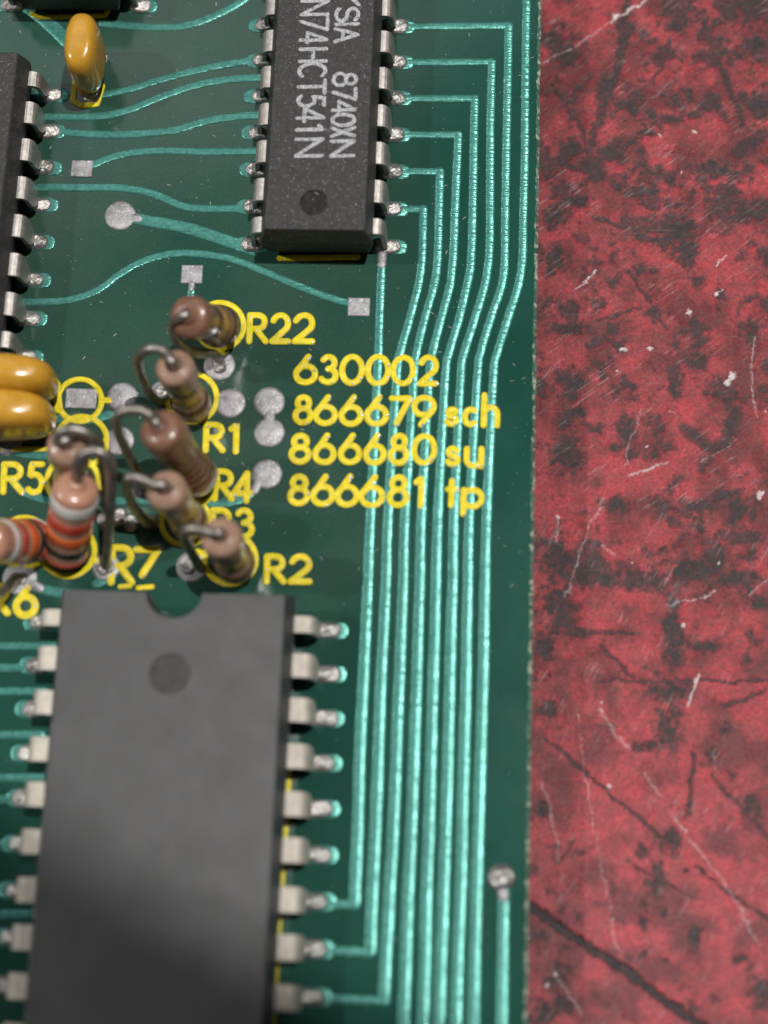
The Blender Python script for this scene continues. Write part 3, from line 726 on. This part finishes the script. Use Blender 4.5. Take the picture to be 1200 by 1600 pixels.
# printing on the chip
def chip_line(root, chars, xb_top, xb_bot, cap, zt, width):
    vf = []
    for g, y0, y1 in chars:
        def fn(u_, v_, y0=y0, y1=y1):
            py = y0+(y1-y0)*u_; xb = xb_top+(xb_bot-xb_top)*py/245.0
            return P(xb+cap*v_, py-0.02*cap*v_, zt)[:2]
        vf += strokes(g, fn, width, 0.010, zt+0.002, 0.006, 0.10)
    v, f = merge(*vf); return part('printed_line', v, f, 'chip_print', root)
chip_line(ic1, [('S',-24,-5),('N',2,23),('7',28,47),('4',51,67),('H',77,96),('C',100,121),('T',126,146),('5',149,167),('4',170,190),('1',195,208),('N',218,244)], 472, 462, 41, zt1, 0.235)
chip_line(ic1, [('M',-118,-98),('A',-92,-72),('L',-66,-50),('A',-46,-26),('Y',-22,8),('S',13,33),('I',32,44),('A',45,65)], 526, 517, 35, zt1, 0.235)
chip_line(ic1, [('8',115,134),('7',139,156),('4',159,177),('0',179,196),('X',200,213),('N',221,244)], 526, 517, 35, zt1, 0.235)

# ------------------------------------------------------------------ dipped capacitors
def capacitor(center, hx, hy, hz, e1, e2, legs, label, group=None, tilt=None):
    base = (center[0], center[1], 0)
    root = empty('dipped_capacitor', base, label, 'capacitor', 'yellow dipped capacitors')
    nu, nv = 40, 26; rings = []
    def pw(c, e): return math.copysign(abs(c)**e, c)
    for j in range(nv+1):
        a = -math.pi/2+math.pi*j/nv; a = max(min(a, 1.555), -1.555); ring_ = []
        for i in range(nu):
            q = 2*math.pi*i/nu
            x = hx*pw(math.cos(a), e1)*pw(math.cos(q), e2); y = hy*pw(math.cos(a), e1)*pw(math.sin(q), e2); z = hz*pw(math.sin(a), e1)
            if z < 0: s = 1-0.05*(z/hz)**2; x *= s; y *= s
            z += 0.05*math.sin(x*2.1+y*1.3)
            if tilt: x += tilt[0]*z; y += tilt[1]*z
            ring_.append((center[0]+x, center[1]+y, center[2]+z))
        rings.append(ring_)
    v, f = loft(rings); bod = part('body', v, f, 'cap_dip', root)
    for lx, ly in legs:
        pts = [(center[0]+lx*0.85, center[1]+ly*0.85, center[2]-hz*0.6), (center[0]+lx, center[1]+ly, max(0.8, center[2]-hz-0.3)), (center[0]+lx, center[1]+ly, -1.5)]
        v, f = tube(catmull(pts, 5), 0.27, 10); part('lead', v, f, 'pin_metal', root)
        v, f = tube([(center[0]+lx*0.8, center[1]+ly*0.85, center[2]-hz*0.75), (center[0]+lx, center[1]+ly, center[2]-hz*1.02), (center[0]+lx, center[1]+ly, max(0.25, center[2]-hz*1.25))], [0.75, 0.62, 0.36], 14)
        part('lead_skirt', v, f, 'cap_dip_dirty', bod)
        bead(center[0]+lx, center[1]+ly, 0.02).scale = (0.75, 0.9, 0.8)
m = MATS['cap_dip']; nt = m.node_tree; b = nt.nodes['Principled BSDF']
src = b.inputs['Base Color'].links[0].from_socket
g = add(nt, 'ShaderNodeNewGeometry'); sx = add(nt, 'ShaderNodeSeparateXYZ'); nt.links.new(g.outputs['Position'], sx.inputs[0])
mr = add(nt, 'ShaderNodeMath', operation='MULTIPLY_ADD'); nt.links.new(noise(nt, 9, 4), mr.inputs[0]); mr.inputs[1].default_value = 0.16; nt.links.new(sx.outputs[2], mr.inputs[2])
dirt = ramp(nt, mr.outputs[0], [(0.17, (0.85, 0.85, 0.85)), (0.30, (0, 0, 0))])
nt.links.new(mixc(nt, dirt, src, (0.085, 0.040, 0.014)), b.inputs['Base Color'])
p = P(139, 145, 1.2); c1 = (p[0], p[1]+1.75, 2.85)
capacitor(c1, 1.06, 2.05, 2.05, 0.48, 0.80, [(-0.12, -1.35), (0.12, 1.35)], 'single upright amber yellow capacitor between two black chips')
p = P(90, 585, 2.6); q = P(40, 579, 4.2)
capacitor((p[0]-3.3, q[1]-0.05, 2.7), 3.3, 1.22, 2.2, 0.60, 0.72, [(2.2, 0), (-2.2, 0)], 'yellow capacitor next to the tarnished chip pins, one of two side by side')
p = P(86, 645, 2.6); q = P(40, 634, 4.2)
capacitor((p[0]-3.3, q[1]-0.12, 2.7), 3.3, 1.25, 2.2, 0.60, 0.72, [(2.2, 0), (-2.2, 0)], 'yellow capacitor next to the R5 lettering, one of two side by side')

# ------------------------------------------------------------------ standing resistors
def resistor(base_px, top_px, z0, L, R, kind, bands, lead_path, label, lead_r=0.30, foot=None):
    B = P(*base_px, z0); d = ray(*top_px); rel = CAM-B
    b_ = np.dot(d, rel); c_ = np.dot(rel, rel)-L*L; disc = b_*b_-c_
    t = -b_-math.sqrt(max(disc, 0)) if disc > 0 else -b_
    T = CAM+d*t
    A = (T-B)/np.linalg.norm(T-B)
    root = empty('resistor', (B[0], B[1], 0), label, 'resistor', 'resistors standing on end')
    e = R*0.42
    def rad(s):
        u_ = s/L; r_ = R
        if kind in ('tan', 'brown'): r_ = R*(1-(0.19 if kind == 'tan' else 0.12)*math.exp(-((u_-0.46)/0.22)**4))
        ed = min(s, L-s)
        if ed < e: r_ *= math.sqrt(max(0.0, 1-((e-ed)/e)**2))*0.62+0.38 if ed > 0 else 0.30
        return r_
    prof = [(0, R*0.30)]+[(s, rad(s)) for s in np.r_[np.linspace(0.02, e, 7), np.linspace(e*1.3, L-e*1.3, 22), np.linspace(L-e, L-0.02, 7)]]+([(L+0.02, R*0.52), (L-0.10, R*0.40), (L-0.30, R*0.34)] if kind == 'tan' else [(L, R*0.30)])
    v, f = lathe(B, A, prof); bod = part('body', v, f, 'body_'+kind, root)
    for u_, wd, col in bands:
        s0, s1 = u_*L-wd/2, u_*L+wd/2; pr = []
        ss = np.linspace(s0, s1, 6); pr = [(ss[0], rad(ss[0])-0.05)]+[(s, rad(s)+0.022) for s in ss]+[(ss[-1], rad(ss[-1])-0.05)]
        v, f = lathe(B, A, pr); part('colour_band', v, f, 'band_'+col, bod)
    # leads: loop from the top end, and the short stub under the body
    pts = [T-A*0.3, T+A*0.35]+[P(a, bb, zz) for a, bb, zz in lead_path]
    last = pts[-1]; pts.append(np.array([last[0], last[1], -1.5])) if last[2] < 0.6 else None
    v, f = tube(catmull(pts, 8), lead_r, 12); part('lead', v, f, 'lead_wire', root)
    fx = B-A*0.3
    v, f = tube(catmull([B+A*0.3, B-A*0.25, (fx[0], fx[1], min(0.1, fx[2]-0.2)), (fx[0], fx[1], -1.5)], 5), lead_r, 10); part('lead', v, f, 'lead_wire', root)
    if kind != 'tan': v, f = lathe(T-A*0.12, A, [(0, lead_r*1.9), (0.10, lead_r*1.9), (0.26, lead_r*1.5), (0.42, lead_r*1.05)], 16); part('lead_collar', v, f, 'body_'+kind, bod)
    return root
resistor((347,512), (292,494), 1.5, 5.4, 1.26, 'brown', [(0.36,0.7,'gold'),(0.55,0.5,'brown'),(0.16,0.5,'brown'),(0.045,0.3,'silver')],
         [(270,508,6.0),(277,532,5.0),(300,550,3.4),(330,553,1.8),(343,562,0.3)], 'brown resistor leaning over beside the R22 lettering', 0.30)
resistor((304,638), (271,570), 0.9, 6.0, 1.12, 'tan', [(0.42,0.8,'gold'),(0.24,0.45,'brown'),(0.60,0.4,'brown')],
         [(258,549,7.0),(232,546,6.9),(216,562,6.0),(222,590,3.8),(236,618,1.6),(248,628,0.3)], 'tan resistor with olive gold band beside the R1 lettering', 0.29)
resistor((312,752), (248,666), 1.0, 6.8, 1.28, 'brown', [(0.30,0.22,'brown'),(0.38,0.22,'brown'),(0.46,0.22,'brown'),(0.22,0.22,'brown'),(0.08,0.55,'silver')],
         [(238,650,7.6),(212,640,7.6),(184,648,7.2),(184,672,6.2),(198,705,4.0),(218,745,1.4),(226,760,0.3)], 'large brown resistor with silver end band beside the R4 lettering', 0.30)
resistor((116,762), (106,692), 0.9, 6.4, 1.20, 'tan', [(0.35,0.5,'brown'),(0.55,0.5,'gold')],
         [(92,690,7.6),(96,674,8.0),(124,672,8.0),(150,688,7.2),(160,720,5.0),(166,760,2.4),(168,790,0.3)], 'tan resistor with dark tarnished loop beside the R5 lettering', 0.30)
resistor((101,868), (120,757), 0.8, 6.6, 1.30, 'salmon', [(0.82,0.85,'white'),(0.60,0.72,'red'),(0.41,0.75,'orange'),(0.235,0.50,'black'),(0.08,0.42,'red')],
         [(122,722,8.3),(138,706,8.8),(160,708,8.8),(174,730,8.0),(173,790,5.2),(168,850,2.2),(166,884,0.3)], 'salmon resistor with white, red, orange and black bands beside the R7 lettering', 0.30)
resistor((298,818), (257,762), 0.9, 6.2, 1.16, 'tan', [(0.45,0.8,'gold'),(0.22,0.4,'brown')],
         [(238,756,7.4),(212,746,7.4),(198,752,7.0),(206,785,4.2),(226,812,1.6),(238,818,0.3)], 'tan resistor with gold band beside the R3 lettering', 0.30)
resistor((370,886), (344,836), 0.9, 6.2, 1.16, 'tan', [(0.42,0.7,'gold'),(0.20,0.4,'brown')],
         [(330,832,7.3),(304,826,7.2),(288,832,6.6),(294,852,4.0),(306,876,1.6),(312,886,0.3)], 'tan resistor between the R2 lettering and the notched chip', 0.30)
resistor((58,844), (-28,848), 1.0, 6.4, 1.28, 'salmon', [(0.06,0.55,'white'),(0.17,0.45,'red'),(0.27,0.4,'black'),(0.40,0.8,'orange'),(0.58,0.5,'red'),(0.72,0.5,'white')],
         [(-48,872,5.6),(-30,905,4.4),(-2,926,2.6),(20,908,1.0),(28,903,0.3)], 'red, orange and black banded resistor leaning over the R6 lettering', 0.30)

# ------------------------------------------------------------------ loose dust on the board and chips
vf = []
for i in range(900):
    px, py = random.uniform(-30, 850), random.uniform(-20, 1600)
    if py > 900 and random.random() < 0.75: continue
    x, y = P(px, py)[:2]
    if x > XE-0.3: continue
    z = 0.004
    if CX1-2.9 < x < CX1+2.9 and y > padY1[-1]-0.4: z = zt1
    elif CX1-5.2 < x < CX1+5.2 and y > padY1[-1]-1.5: continue
    elif CX2-9 < x < CX2+9 and y < -5: continue
    a = random.uniform(0, math.pi); l = random.choice([0.018, 0.02, 0.025, 0.025, 0.03, 0.04, 0.12]); wd = random.uniform(0.010, 0.018)
    ux, uy = math.cos(a)*l, math.sin(a)*l; vx, vy = -math.sin(a)*wd, math.cos(a)*wd
    r1 = [(x-ux-vx, y-uy-vy, z), (x+ux-vx, y+uy-vy, z), (x+ux+vx, y+uy+vy, z), (x-ux+vx, y-uy+vy, z)]
    r2 = [(a_*0.7+x*0.3, b_*0.7+y*0.3, z+0.03) for a_, b_, _ in r1]
    vf.append(loft([r1, r2]))
v, f = merge(*vf); tag(part('dust', v, f, 'dust', None, False), 'fine pale dust specks and lint scattered over the board', None, None, 'stuff')
